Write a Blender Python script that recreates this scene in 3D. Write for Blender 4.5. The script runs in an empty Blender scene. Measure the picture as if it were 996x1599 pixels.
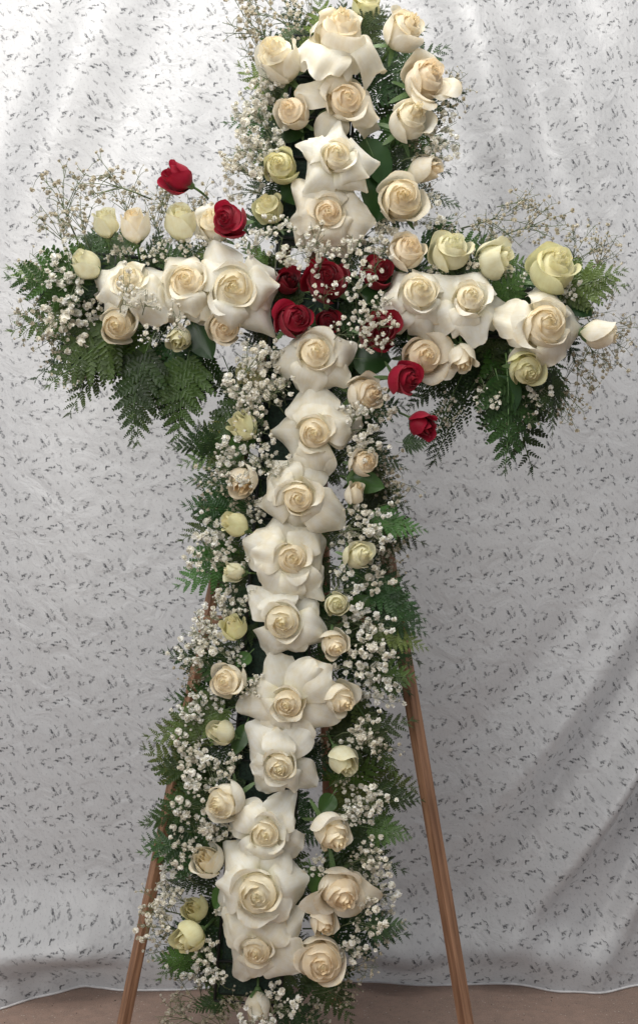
import bpy, math, random
from mathutils import Vector, Matrix
R = math.radians
C = bpy.context.scene.collection
SC = bpy.context.scene

# ------------------------------------------------------------------ camera
CAMD, CAMH = 1.9, 0.915
cd = bpy.data.cameras.new('camera'); cam = bpy.data.objects.new('camera', cd); C.objects.link(cam)
cam.location = (0, -CAMD, CAMH); cam.rotation_euler = (R(90), 0, 0)
cd.sensor_fit = 'VERTICAL'; cd.sensor_height = 24; cd.lens = 12 / (0.7995 / CAMD)
cd.clip_end = 50
SC.camera = cam
SC.cycles.max_bounces = 16; SC.cycles.diffuse_bounces = 9; SC.cycles.transmission_bounces = 12
# ------------------------------------------------------------------ light
w = bpy.data.worlds.new('World'); SC.world = w; w.use_nodes = True
bg = w.node_tree.nodes['Background']; bg.inputs[0].default_value = (0.86, 0.92, 1.0, 1); bg.inputs[1].default_value = 0.27
def area(name, loc, target, size, power, col):
    l = bpy.data.lights.new(name, 'AREA'); l.shape = 'RECTANGLE'; l.size, l.size_y = size
    l.energy = power; l.color = col
    o = bpy.data.objects.new(name, l); C.objects.link(o); o.location = loc
    o.rotation_euler = (Vector(target) - Vector(loc)).to_track_quat('-Z', 'Y').to_euler()
    return o
area('overhead_light', (-0.1, -0.75, 3.1), (0.05, 0.1, 0.7), (1.8, 1.2), 48, (1.0, 0.97, 0.92))
area('front_fill_light', (-0.85, -2.0, 1.75), (0.05, 0.0, 0.8), (1.5, 1.8), 27, (1.0, 0.98, 0.95))  # added fill lamp near the camera, lifts the roses above the cloth
area('light_behind_cloth', (-0.95, 1.15, 1.95), (-0.62, 0.45, 1.62), (0.5, 0.5), 12, (1.0, 0.97, 0.92))
area('light_behind_cloth', (0.45, 1.5, 2.35), (0.3, 0.45, 1.6), (1.3, 0.4), 8, (1.0, 0.98, 0.95))
SC.view_settings.view_transform = 'Standard'; SC.view_settings.look = 'None'
SC.view_settings.exposure = 0.32; SC.view_settings.gamma = 1.0
SC.view_settings.use_curve_mapping = False

# ------------------------------------------------------------------ helpers
def P(px, py, y=0.0):
    k = (CAMD + y) / CAMD / 1000.0
    return Vector(((px - 498) * k, y, CAMH - (py - 799.5) * k))
def mesh(name, vs, fs, mat, smooth=True, uvs=None):
    me = bpy.data.meshes.new(name); me.from_pydata([tuple(v) for v in vs], [], fs)
    if mat: me.materials.append(mat)
    if smooth: me.polygons.foreach_set('use_smooth', [True] * len(me.polygons))
    if uvs:
        ul = me.uv_layers.new(name='UVMap')
        idx = [0] * len(me.loops); me.loops.foreach_get('vertex_index', idx)
        flat = []
        for i in idx: flat += list(uvs[i])
        ul.data.foreach_set('uv', flat)
    me.update(); return me
def obj(name, me, parent=None):
    o = bpy.data.objects.new(name, me); C.objects.link(o)
    if parent: o.parent = parent
    return o
def tag(o, label=None, cat=None, group=None, kind=None):
    if label: o['label'] = label
    if cat: o['category'] = cat
    if group: o['group'] = group
    if kind: o['kind'] = kind
    return o
def empty(name, mat4):
    o = bpy.data.objects.new(name, None); C.objects.link(o); o.empty_display_size = 0.02
    o.matrix_world = mat4; return o
def tube(vs, fs, pts, rads, n=6, cap=True):
    b = len(vs); m = len(pts)
    for i, p in enumerate(pts):
        d = (pts[min(i + 1, m - 1)] - pts[max(i - 1, 0)]).normalized()
        a = d.cross(Vector((0, 0, 1)))
        if a.length < 0.15: a = d.cross(Vector((1, 0, 0)))
        a.normalize(); c = d.cross(a)
        r = rads[i] if isinstance(rads, (list, tuple)) else rads
        for j in range(n):
            t = 2 * math.pi * j / n
            vs.append(p + (a * math.cos(t) + c * math.sin(t)) * r)
    for i in range(m - 1):
        for j in range(n):
            k = (j + 1) % n
            fs.append((b + i*n + j, b + i*n + k, b + (i+1)*n + k, b + (i+1)*n + j))
    if cap:
        fs.append(tuple(b + j for j in range(n))[::-1]); fs.append(tuple(b + (m-1)*n + j for j in range(n)))
def frame(zdir, spin=0.0, loc=(0, 0, 0), scale=1.0):
    z = Vector(zdir).normalized()
    x = Vector((0, 0, 1)).cross(z)
    if x.length < 0.05: x = Vector((1, 0, 0))
    x.normalize(); y = z.cross(x)
    m = Matrix((x, y, z)).transposed() @ Matrix.Rotation(spin, 3, 'Z')
    m = m.to_4x4() @ Matrix.Diagonal((scale, scale, scale, 1)); m.translation = Vector(loc); return m

# ------------------------------------------------------------------ materials
class NT:
    def __init__(s, name):
        s.m = bpy.data.materials.new(name); s.m.use_nodes = True; s.t = s.m.node_tree; s.t.nodes.clear()
        s.out = s.t.nodes.new('ShaderNodeOutputMaterial')
    def n(s, typ, ins=None, **kw):
        x = s.t.nodes.new(typ)
        for k, v in kw.items(): setattr(x, k, v)
        for k, v in (ins or {}).items():
            if hasattr(v, 'is_output') or isinstance(v, bpy.types.NodeSocket): s.t.links.new(v, x.inputs[k])
            else: x.inputs[k].default_value = v
        return x
    def math(s, op, a, b=0.0, c=None):
        d = {0: a, 1: b}
        if c is not None: d[2] = c
        return s.n('ShaderNodeMath', d, operation=op).outputs[0]
    def mix(s, f, a, b, blend='MIX'):
        x = s.n('ShaderNodeMix', {}, data_type='RGBA', blend_type=blend)
        for k, v in ((0, f), (6, a), (7, b)):
            if isinstance(v, bpy.types.NodeSocket): s.t.links.new(v, x.inputs[k])
            else: x.inputs[k].default_value = v
        return x.outputs[2]
    def end(s, sh): s.t.links.new(sh, s.out.inputs[0]); return s.m
def maprange(t, v, a, b, c=0.0, d=1.0, smooth=True):
    x = t.n('ShaderNodeMapRange', {0: v, 1: a, 2: b, 3: c, 4: d}, interpolation_type='SMOOTHSTEP' if smooth else 'LINEAR')
    return x.outputs[0]

def petal_mat():
    t = NT('rose_petal'); oi = t.n('ShaderNodeObjectInfo'); uv = t.n('ShaderNodeUVMap')
    sep = t.n('ShaderNodeSeparateXYZ', {0: uv.outputs[0]})
    tc = t.n('ShaderNodeTexCoord')
    n1 = t.n('ShaderNodeTexNoise', {'Vector': tc.outputs['Object'], 'Scale': 2.2, 'Detail': 3.0})
    mp = t.n('ShaderNodeMapping', {'Vector': uv.outputs[0], 'Scale': (34.0, 2.2, 1.0)})
    vein = t.n('ShaderNodeTexNoise', {'Vector': mp.outputs[0], 'Scale': 1.0, 'Detail': 2.0})
    base = maprange(t, sep.outputs[1], 0.45, 0.0)
    c = t.mix(t.math('MULTIPLY', base, 0.6), oi.outputs['Color'], t.mix(1.0, oi.outputs['Color'], (0.96, 0.955, 0.72, 1), 'MULTIPLY'))
    c = t.mix(maprange(t, n1.outputs[0], 0.35, 0.7), c, t.mix(1.0, c, (0.95, 0.91, 0.82, 1), 'MULTIPLY'))
    c = t.mix(maprange(t, vein.outputs[0], 0.35, 0.75, 0, 0.5), c, t.mix(1.0, c, (0.93, 0.91, 0.85, 1), 'MULTIPLY'))
    # bruised, faintly browned rim
    rim = t.math('MULTIPLY', maprange(t, sep.outputs[1], 0.93, 1.0), maprange(t, n1.outputs[0], 0.48, 0.62))
    c = t.mix(t.math('MULTIPLY', rim, 0.6), c, t.mix(1.0, c, (0.85, 0.72, 0.5, 1), 'MULTIPLY'))
    bmp = t.n('ShaderNodeBump', {'Height': vein.outputs[0], 'Strength': 0.25, 'Distance': 0.0012})
    p = t.n('ShaderNodeBsdfPrincipled', {'Base Color': c, 'Roughness': 0.52, 'Normal': bmp.outputs[0], 'Specular IOR Level': 0.3, 'Sheen Weight': 0.12})
    tr = t.n('ShaderNodeBsdfTranslucent', {'Color': c, 'Normal': bmp.outputs[0]})
    m = t.n('ShaderNodeMixShader', {0: 0.36, 1: p.outputs[0], 2: tr.outputs[0]})
    return t.end(m.outputs[0])
def leaf_mat(name, rough=0.42, trans=0.22):
    t = NT(name); oi = t.n('ShaderNodeObjectInfo'); tc = t.n('ShaderNodeTexCoord')
    n1 = t.n('ShaderNodeTexNoise', {'Vector': tc.outputs['Object'], 'Scale': 5.0, 'Detail': 3.0})
    c = t.mix(maprange(t, n1.outputs[0], 0.3, 0.7), t.mix(1.0, oi.outputs['Color'], (0.65, 0.72, 0.6, 1), 'MULTIPLY'), oi.outputs['Color'])
    hs = t.n('ShaderNodeHueSaturation', {'Color': c, 'Value': maprange(t, oi.outputs['Random'], 0, 1, 0.7, 1.3, False)})
    p = t.n('ShaderNodeBsdfPrincipled', {'Base Color': hs.outputs[0], 'Roughness': rough, 'Specular IOR Level': 0.4})
    tr = t.n('ShaderNodeBsdfTranslucent', {'Color': hs.outputs[0]})
    m = t.n('ShaderNodeMixShader', {0: trans, 1: p.outputs[0], 2: tr.outputs[0]})
    return t.end(m.outputs[0])
def plain_mat(name, col, rough=0.6, nscale=20.0, var=0.25, bump=0.0):
    t = NT(name); tc = t.n('ShaderNodeTexCoord')
    n1 = t.n('ShaderNodeTexNoise', {'Vector': tc.outputs['Object'], 'Scale': nscale, 'Detail': 4.0})
    dark = tuple(x * (1 - var) for x in col) + (1,); lite = tuple(min(1, x * (1 + var)) for x in col) + (1,)
    c = t.mix(maprange(t, n1.outputs[0], 0.3, 0.7), dark, lite)
    ins = {'Base Color': c, 'Roughness': rough}
    if bump: ins['Normal'] = t.n('ShaderNodeBump', {'Height': n1.outputs[0], 'Strength': bump, 'Distance': 0.003}).outputs[0]
    return t.end(t.n('ShaderNodeBsdfPrincipled', ins).outputs[0])
def floret_mat():
    t = NT('baby_breath_floret'); oi = t.n('ShaderNodeObjectInfo')
    tc = t.n('ShaderNodeTexCoord')
    n1 = t.n('ShaderNodeTexNoise', {'Vector': tc.outputs['Object'], 'Scale': 9.0, 'Detail': 2.0})
    c = t.mix(maprange(t, n1.outputs[0], 0.35, 0.65), t.mix(1.0, oi.outputs['Color'], (0.84, 0.81, 0.7, 1), 'MULTIPLY'), oi.outputs['Color'])
    p = t.n('ShaderNodeBsdfDiffuse', {'Color': c})
    tr = t.n('ShaderNodeBsdfTranslucent', {'Color': c})
    return t.end(t.n('ShaderNodeMixShader', {0: 0.35, 1: p.outputs[0], 2: tr.outputs[0]}).outputs[0])
def wood_mat():
    t = NT('easel_wood'); tc = t.n('ShaderNodeTexCoord')
    mp = t.n('ShaderNodeMapping', {'Vector': tc.outputs['Object'], 'Scale': (60.0, 60.0, 3.0)})
    n1 = t.n('ShaderNodeTexNoise', {'Vector': mp.outputs[0], 'Scale': 2.0, 'Detail': 6.0, 'Roughness': 0.6})
    n2 = t.n('ShaderNodeTexNoise', {'Vector': tc.outputs['Object'], 'Scale': 3.5, 'Detail': 2.0})
    c = t.mix(maprange(t, n1.outputs[0], 0.3, 0.7), (0.14, 0.066, 0.034, 1), (0.34, 0.185, 0.105, 1))
    c = t.mix(maprange(t, n2.outputs[0], 0.52, 0.68), c, t.mix(1.0, c, (0.45, 0.4, 0.38, 1), 'MULTIPLY'))
    b = t.n('ShaderNodeBump', {'Height': n1.outputs[0], 'Strength': 0.35, 'Distance': 0.002})
    return t.end(t.n('ShaderNodeBsdfPrincipled', {'Base Color': c, 'Roughness': 0.6, 'Normal': b.outputs[0]}).outputs[0])
def floor_mat():
    t = NT('concrete_floor'); tc = t.n('ShaderNodeTexCoord'); V = tc.outputs['Object']
    big = t.n('ShaderNodeTexNoise', {'Vector': V, 'Scale': 2.5, 'Detail': 3.0})
    mid = t.n('ShaderNodeTexNoise', {'Vector': V, 'Scale': 45.0, 'Detail': 6.0, 'Roughness': 0.7})
    fine = t.n('ShaderNodeTexNoise', {'Vector': V, 'Scale': 420.0, 'Detail': 2.0})
    vo = t.n('ShaderNodeTexVoronoi', {'Vector': V, 'Scale': 75.0})
    c = t.mix(maprange(t, big.outputs[0], 0.35, 0.65), (0.245, 0.158, 0.12, 1), (0.315, 0.2, 0.152, 1))
    c = t.mix(maprange(t, mid.outputs[0], 0.35, 0.65, 0, 0.55), c, (0.17, 0.115, 0.09, 1))
    c = t.mix(maprange(t, fine.outputs[0], 0.35, 0.7, 0, 0.5), c, (0.36, 0.3, 0.26, 1))
    c = t.mix(maprange(t, vo.outputs['Distance'], 0.14, 0.06, 0, 0.8), c, (0.5, 0.46, 0.4, 1))
    b = t.n('ShaderNodeBump', {'Height': mid.outputs[0], 'Strength': 0.5, 'Distance': 0.003})
    return t.end(t.n('ShaderNodeBsdfPrincipled', {'Base Color': c, 'Roughness': 0.75, 'Normal': b.outputs[0]}).outputs[0])
def cloth_mat():
    t = NT('printed_cloth'); uv = t.n('ShaderNodeUVMap')
    # the repeat of the print: a cell 0.113 m wide, wrapped
    sc = t.n('ShaderNodeVectorMath', {0: uv.outputs[0], 1: (1/0.113, 1/0.111, 0.0)}, operation='MULTIPLY')
    fr = t.n('ShaderNodeVectorMath', {0: sc.outputs[0]}, operation='FRACTION').outputs[0]
    wn = t.n('ShaderNodeTexNoise', {'Vector': fr, 'Scale': 14.0, 'Detail': 2.0})
    off = t.n('ShaderNodeVectorMath', {0: wn.outputs['Color'], 1: (0.5, 0.5, 0.5)}, operation='SUBTRACT')
    wv = t.n('ShaderNodeVectorMath', {0: off.outputs[0], 1: (0.13, 0.13, 0.0), 2: fr}, operation='MULTIPLY_ADD').outputs[0]
    # (x, y, angle, half length, half width, darkness) of each motif
    M = [(.30,.78,70,.055,.016,1),(.34,.86,10,.028,.014,.9),(.60,.80,-50,.06,.018,1),(.66,.74,30,.02,.015,.8),
         (.20,.44,0,.045,.018,.95),(.30,.42,80,.03,.012,.8),(.44,.44,60,.03,.017,.9),(.50,.46,-20,.026,.018,.9),
         (.68,.50,35,.05,.012,1),(.76,.36,10,.055,.014,1),(.88,.40,-60,.05,.014,1),(.66,.31,20,.05,.018,1),(.90,.30,-30,.04,.016,.9),
         (.42,.22,-25,.055,.012,.9),(.54,.17,60,.03,.014,.7),(.24,.14,-30,.03,.016,.5),(.14,.10,60,.04,.013,.5),
         (.72,.08,10,.04,.012,.6),(.86,.12,-70,.03,.012,.5),(.10,.70,-30,.03,.014,.7),(.10,.28,20,.022,.02,.45),
         (.90,.62,20,.02,.02,.55),(.84,.92,50,.04,.013,.6),(.50,.62,-10,.03,.012,.4),(.08,.90,20,.03,.012,.5),(.78,.62,-70,.03,.012,.5)]
    pr_ = random.Random(5)
    M += [(pr_.uniform(.08, .92), pr_.uniform(.08, .92), pr_.uniform(-90, 90), pr_.uniform(.022, .045), pr_.uniform(.010, .018), pr_.uniform(.4, .8)) for _ in range(20)]
    acc = None
    for (x, y, a, l, wd, dk) in M:
        mp = t.n('ShaderNodeMapping', {'Vector': wv, 'Location': (x, y, 0), 'Rotation': (0, 0, R(a)), 'Scale': (l * 1.05, wd * 1.5, 1)}, vector_type='TEXTURE')
        ln = t.n('ShaderNodeVectorMath', {0: mp.outputs[0]}, operation='LENGTH').outputs['Value']
        v = maprange(t, ln, 1.35, 0.55, 0, dk)
        acc = v if acc is None else t.math('MAXIMUM', acc, v)
    n2 = t.n('ShaderNodeTexNoise', {'Vector': fr, 'Scale': 34.0, 'Detail': 2.0})
    ink = t.math('MULTIPLY', acc, maprange(t, n2.outputs[0], 0.34, 0.52, 0.25, 1.0))
    n3 = t.n('ShaderNodeTexNoise', {'Vector': fr, 'Scale': 9.0, 'Detail': 3.0})
    n6 = t.n('ShaderNodeTexNoise', {'Vector': fr, 'Scale': 26.0, 'Detail': 1.5})
    faint = t.math('MAXIMUM', maprange(t, n3.outputs[0], 0.55, 0.70, 0, 0.20), maprange(t, n6.outputs[0], 0.60, 0.70, 0, 0.32))
    n4 = t.n('ShaderNodeTexNoise', {'Vector': uv.outputs[0], 'Scale': 3.0, 'Detail': 2.0})
    c = t.mix(n4.outputs[0], (0.555, 0.56, 0.572, 1), (0.595, 0.595, 0.597, 1))
    c = t.mix(faint, c, (0.25, 0.25, 0.27, 1))
    c = t.mix(t.math('MULTIPLY', ink, 0.9), c, (0.035, 0.038, 0.045, 1))
    ws = t.n('ShaderNodeTexNoise', {'Vector': uv.outputs[0], 'Scale': 900.0, 'Detail': 1.0})
    n5 = t.n('ShaderNodeTexNoise', {'Vector': uv.outputs[0], 'Scale': 16.0, 'Detail': 4.0, 'Distortion': 0.8})
    h = t.math('ADD', t.math('MULTIPLY', ws.outputs[0], 0.04), n5.outputs[0])
    b = t.n('ShaderNodeBump', {'Height': h, 'Strength': 0.5, 'Distance': 0.014})
    p = t.n('ShaderNodeBsdfPrincipled', {'Base Color': c, 'Roughness': 0.36, 'Specular IOR Level': 0.5, 'Sheen Weight': 0.25, 'Normal': b.outputs[0]})
    tr = t.n('ShaderNodeBsdfTranslucent', {'Color': c})
    return t.end(t.n('ShaderNodeMixShader', {0: 0.3, 1: p.outputs[0], 2: tr.outputs[0]}).outputs[0])

PETAL = petal_mat(); FERN = leaf_mat('fern_green', 0.48, 0.18); LEAF = leaf_mat('waxy_leaf', 0.3, 0.12)
STEM = plain_mat('green_stem', (0.09, 0.16, 0.05), 0.5); CALYX = plain_mat('calyx_green', (0.10, 0.17, 0.06), 0.5)
TWIG = plain_mat('baby_breath_stem', (0.12, 0.15, 0.07), 0.6)
FLORET = floret_mat(); WOOD = wood_mat()
FOAM = plain_mat('wet_floral_foam', (0.012, 0.028, 0.018), 0.9, 300.0, 0.4, 0.6)
CAGE = plain_mat('black_plastic', (0.012, 0.015, 0.014), 0.35)
NAIL = plain_mat('steel', (0.3, 0.3, 0.3), 0.3)

# ------------------------------------------------------------------ floor and cloth
fl = obj('floor', mesh('floor', [(-6, -6, 0), (6, -6, 0), (6, 6, 0), (-6, 6, 0)], [(0, 1, 2, 3)], floor_mat(), False)); tag(fl, kind='structure')
def sm(a, b, x):
    t = max(0, min(1, (x - a) / (b - a))); return t * t * (3 - 2 * t)
def cloth_point(x, z):
    """x, z: rest position on the cloth, z from the hem upwards"""
    y = 0.45
    y += 0.020 * math.sin(x * 7.5 + 0.8 + 0.9 * z) + 0.012 * math.sin(x * 17 + 2.0 - 1.3 * z) * (0.4 + 0.6 * sm(0.5, 2.0, z))
    y += 0.007 * math.sin(x * 31 + 4.0 * math.sin(z * 1.7)) * sm(0.8, 1.9, z)
    # folds pulled down from the upper right
    e = math.exp(-((x - 0.38 + 0.22 * (z - 1.75)) / 0.16) ** 2) * sm(1.05, 1.6, z)
    y += -0.032 * e * math.cos((x + 0.35 * z) * 34)
    e = math.exp(-((x + 0.50 - 0.25 * (z - 1.5)) / 0.2) ** 2) * sm(1.1, 1.6, z)
    y += 0.02 * e * math.cos((x - 0.5 * z) * 26)
    # big slack diagonal folds, lower right
    e = sm(0.12, 0.62, x) * math.exp(-((z - 0.30 - 0.35 * (x - .3)) / 0.26) ** 2)
    ph = (z - 0.95 * x - 0.9 * (x - 0.25) ** 2)
    y += -0.048 * e * math.sin(ph * 21 + 0.4) - 0.016 * e * math.sin(ph * 47 + 1.0)
    # slack gathers just above the hem
    y -= (0.042 + 0.028 * math.sin(x * 5.2 + 1.2)) * math.exp(-((z - 0.075) / 0.05) ** 2)
    y += 0.018 * math.sin(x * 19 + 9 * z + 2 * math.sin(x * 4)) * math.exp(-((z - 0.06) / 0.08) ** 2)
    # lower left: the hem kicks out towards the room
    k = 1 - sm(-0.52, -0.28, x)
    y -= k * (0.115 * math.exp(-((z - 0.10) / 0.055) ** 2) + 0.035 * math.exp(-(z / 0.05) ** 2)) 
    y -= 0.085 * math.exp(-((x + 0.62) / 0.10) ** 2) * math.exp(-(z / 0.07) ** 2)
    y += 0.05 * math.exp(-((x + 0.45) / 0.07) ** 2) * math.exp(-(z / 0.07) ** 2)
    zz = 0.0015 + z
    y -= k * 0.045 * (1 - abs(math.sin(x * 8.0 + 0.3))) ** 1.5 * math.exp(-(z / 0.16) ** 2) - 0.006 * math.sin(x * 41 + 2 * math.sin(x * 13)) * math.exp(-(z / 0.05) ** 2)
    return (x, y, zz)
nx, nz = 300, 260
vs, uvs, fs = [], [], []
for j in range(nz + 1):
    q = j / nz; z = 2.7 * q ** 1.35
    for i in range(nx + 1):
        x = -1.6 + 3.2 * i / nx
        vs.append(cloth_point(x, z))
        a = 0.14 - 0.05 * sm(-0.2, 0.4, x)
        uvs.append((x + 0.03 * z + 0.12 * sm(0.1, 0.9, x) * z, z + a * x + 2.0 + 0.10 * sm(0.3, 0.9, x) * (x - .3)))
for j in range(nz):
    for i in range(nx):
        a = j * (nx + 1) + i; fs.append((a, a + 1, a + nx + 2, a + nx + 1))
cl = empty('hanging_cloth', Matrix.Translation((0, 0.45, 0)))
tag(cl, 'large white cloth printed with small black flecks hanging behind the flower cross', 'cloth')
pn = obj('cloth_panel', mesh('cloth_panel', [(v[0], v[1] - 0.45, v[2]) for v in vs], fs, cloth_mat(), True, uvs), cl)
# rolled hem along the bottom edge
hv, hf = [], []
pts = [Vector(cloth_point(-1.6 + 3.2 * i / 300, 0.0)) + Vector((0, -0.45 - 0.0005, 0.0015)) for i in range(301)]
tube(hv, hf, pts, 0.0022, 6)
obj('hem', mesh('hem', hv, hf, plain_mat('hem_thread', (0.68, 0.67, 0.67), 0.6, 60, .1)), cl)

# ------------------------------------------------------------------ easel
def beam(a, b, sx, sy, roll, name, parent, over=None):
    """square-cut stick from a to b with eased edges"""
    a, b = Vector(a), Vector(b); d = (b - a); L = d.length
    h, g = sx / 2, sy / 2; e = 0.0018
    prof = [(-h+e,-g),(h-e,-g),(h,-g+e),(h,g-e),(h-e,g),(-h+e,g),(-h,g-e),(-h,-g+e)]
    vs, fs = [], []; n = 14; rr = random.Random(name + str(round(L, 3)))
    for k in range(n + 1):
        wob = (rr.uniform(-.0006, .0006), rr.uniform(-.0006, .0006))
        for (x, y) in prof: vs.append((x + wob[0], y + wob[1], L * k / n))
    for k in range(n):
        for j in range(8):
            jj = (j + 1) % 8; fs.append((k*8+j, k*8+jj, (k+1)*8+jj, (k+1)*8+j))
    fs.append(tuple(range(7, -1, -1))); fs.append(tuple(n*8 + j for j in range(8)))
    o = obj(name, mesh(name, vs, fs, WOOD, False), parent)
    m = frame(d, roll, a - parent.location)
    o.matrix_local = m; return o
ez = empty('wooden_easel', Matrix.Translation((0, 0, 0)))
tag(ez, 'brown wooden stick easel standing behind the flower cross and holding it up', 'easel')
topc = P(487, 215, 0.075)
def legpt(px, py, y): return P(px, py, y)
def onleg(px0, py0, px1, py1, foot_y):
    """follow the leg's line down to the floor"""
    y0, y1 = 0.07, foot_y
    k = (CAMD + y1) / CAMD / 1000; pyf = 799.5 + CAMH / k
    pxf = px0 + (px1 - px0) * (pyf - py0) / (py1 - py0)
    f = P(pxf, pyf, y1); f.z = 0.0; return f
LF = onleg(475, 250, 193, 1599, 0.0); RF = onleg(503, 250, 728, 1599, 0.0)
LT, RT = P(477, 235, 0.07), P(497, 235, 0.07)
beam(LF, LT, 0.018, 0.016, R(18), 'leg', ez); beam(RF, RT, 0.020, 0.018, R(-32), 'leg', ez)
BF = Vector((0.03, 0.36, 0)); beam(BF, P(487, 262, 0.10), 0.022, 0.020, 0, 'leg', ez)
def along(a, b, t): return a + (b - a) * t
def at_z(a, b, z): return a + (b - a) * ((z - a.z) / (b.z - a.z))
zc = P(500, 968, 0.03).z
A = at_z(LF, LT, zc); B = at_z(RF, RT, zc); A.y -= 0.024; B.y -= 0.024
cb = beam(A - Vector((0.012, 0, 0)), B + Vector((0.010, 0, 0)), 0.024, 0.016, 0, 'crossbar', ez)
for q in (A, B):
    v2, f2 = [], []; tube(v2, f2, [Vector((0, 0.002, 0)), Vector((0, -0.0015, 0))], [0.0035, 0.0028], 8)
    nl = obj('nail', mesh('nail', v2, f2, NAIL), ez); nl.location = q + Vector((0, -0.0095, 0)) - ez.location
zt = P(500, 300, 0.07).z
A2 = at_z(LF, LT, zt); B2 = at_z(RF, RT, zt); A2.y -= 0.023; B2.y -= 0.023
beam(A2, B2, 0.02, 0.014, 0, 'top_block', ez)

# ------------------------------------------------------------------ foam cross
TILT = 0.083                                  # the cross leans: its head to the right
cc = P(478, 468, 0)                           # where the two bars cross
fm = Matrix.Translation(cc) @ Matrix.Rotation(TILT, 4, 'Y')
fc = empty('foam_cross', fm)
tag(fc, 'dark green floral foam cross in a black plastic cage behind the roses', 'floral frame')
def bar(x0, x1, z0, z1, y0, y1, name, mat, parent, e=0.006):
    vs = []; 
    for (yy, ins) in ((y0, e), (y0 + e, 0), (y1 - e, 0), (y1, e)):
        for (x, z) in ((x0+ins, z0+ins), (x1-ins, z0+ins), (x1-ins, z1-ins), (x0+ins, z1-ins)): vs.append((x, yy, z))
    fs = [(0, 1, 2, 3), (15, 14, 13, 12)]
    for k in range(3):
        for j in range(4): jj = (j+1) % 4; fs.append((k*4+jj, k*4+j, (k+1)*4+j, (k+1)*4+jj))
    return obj(name, mesh(name, vs, fs, mat, False), parent)
hw = 0.047
for (z0, z1) in ((0.085, 0.395), (-0.42, -0.09), (-0.755, -0.425), (-1.085, -0.76)):
    bar(-hw, hw, z0, z1, -0.025, 0.035, 'foam_block', FOAM, fc)
for (x0, x1) in ((-0.36, -0.06), (-0.055, 0.055), (0.06, 0.39)):
    bar(x0, x1, -0.036, 0.036, -0.025, 0.035, 'foam_block', FOAM, fc)
def cage_rod(a, b, r=0.0028):
    v2, f2 = [], []; tube(v2, f2, [Vector(a), Vector(b)], r, 6)
    return obj('cage_rod', mesh('cage_rod', v2, f2, CAGE), fc)
for s in (-1, 1):
    for yy in (-0.029, 0.038):
        cage_rod((s * (hw + 0.003), yy, -1.09), (s * (hw + 0.003), yy, 0.40)); cage_rod((-0.365, yy, s * 0.038), (0.395, yy, s * 0.038))
for k in range(25):
    z = -1.09 + k * 0.062; cage_rod((-hw - .003, -0.030, z), (hw + .003, -0.030, z), 0.0022)
for k in range(12):
    x = -0.365 + k * 0.069
    if abs(x) > 0.06: cage_rod((x, -0.030, -0.038), (x, -0.030, 0.038), 0.0022)

# ------------------------------------------------------------------ roses
def grid_mesh(name, f, nu, nv, mat):
    vs, uvs, fs = [], [], []
    for j in range(nv + 1):
        for i in range(nu + 1):
            u = -1 + 2 * i / nu; v = j / nv
            vs.append(f(u, v)); uvs.append(((u + 1) / 2, v))
    for j in range(nv):
        for i in range(nu):
            a = j * (nu + 1) + i; fs.append((a, a + 1, a + nu + 2, a + nu + 1))
    return mesh(name, vs, fs, mat, True, uvs)
def cup_petal(rg, phi, Rr, top, opn, curl, wd, nu=10, nv=9, flop=0.0, bottom=-1.0):
    a1, a2, a3 = rg.uniform(0, 6), rg.uniform(0, 6), rg.uniform(0.6, 1.4)
    sp = 0.16 * rg.uniform(0.6, 1.4)
    tip = rg.uniform(-0.1, 0.12); drop = rg.uniform(0.22, 0.4)
    def f(u, v):
        vv = v * (1 - drop * abs(u) ** 2.8 + tip * (1 - abs(u)) ** 2 * 0.5)
        s = min(vv / 0.45, 1.0)
        g = 0.22 + 0.78 * math.sin(math.pi / 2 * s)
        q = max(0, (vv - 0.45) / 0.55)
        g += (opn - 1) * q * q * (3 - 2 * min(q, 1)) 
        cq = max(0, (vv - 0.78) / 0.22)
        r = Rr * g * (1 + sp * u)
        r += curl * cq * cq * a3
        r += 0.035 * Rr * math.sin(3.5 * u + a1) * v * v + 0.02 * math.sin(8 * u + a2) * v ** 4
        z = bottom + (top - bottom) * (vv if vv < 1 else 1 + (vv - 1) * .6) - curl * 0.55 * cq ** 2.5 * a3
        z += 0.025 * math.sin(5 * u + a2) * v * v
        ang = phi + u * wd * (0.75 + 0.25 * math.sin(math.pi * min(v, 1) ** 0.8))
        # drooping outer petals lean away from the cup
        r += flop * q * q; z -= flop * 0.8 * q ** 3
        return (r * math.cos(ang), r * math.sin(ang), z)
    return f, nu, nv
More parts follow.
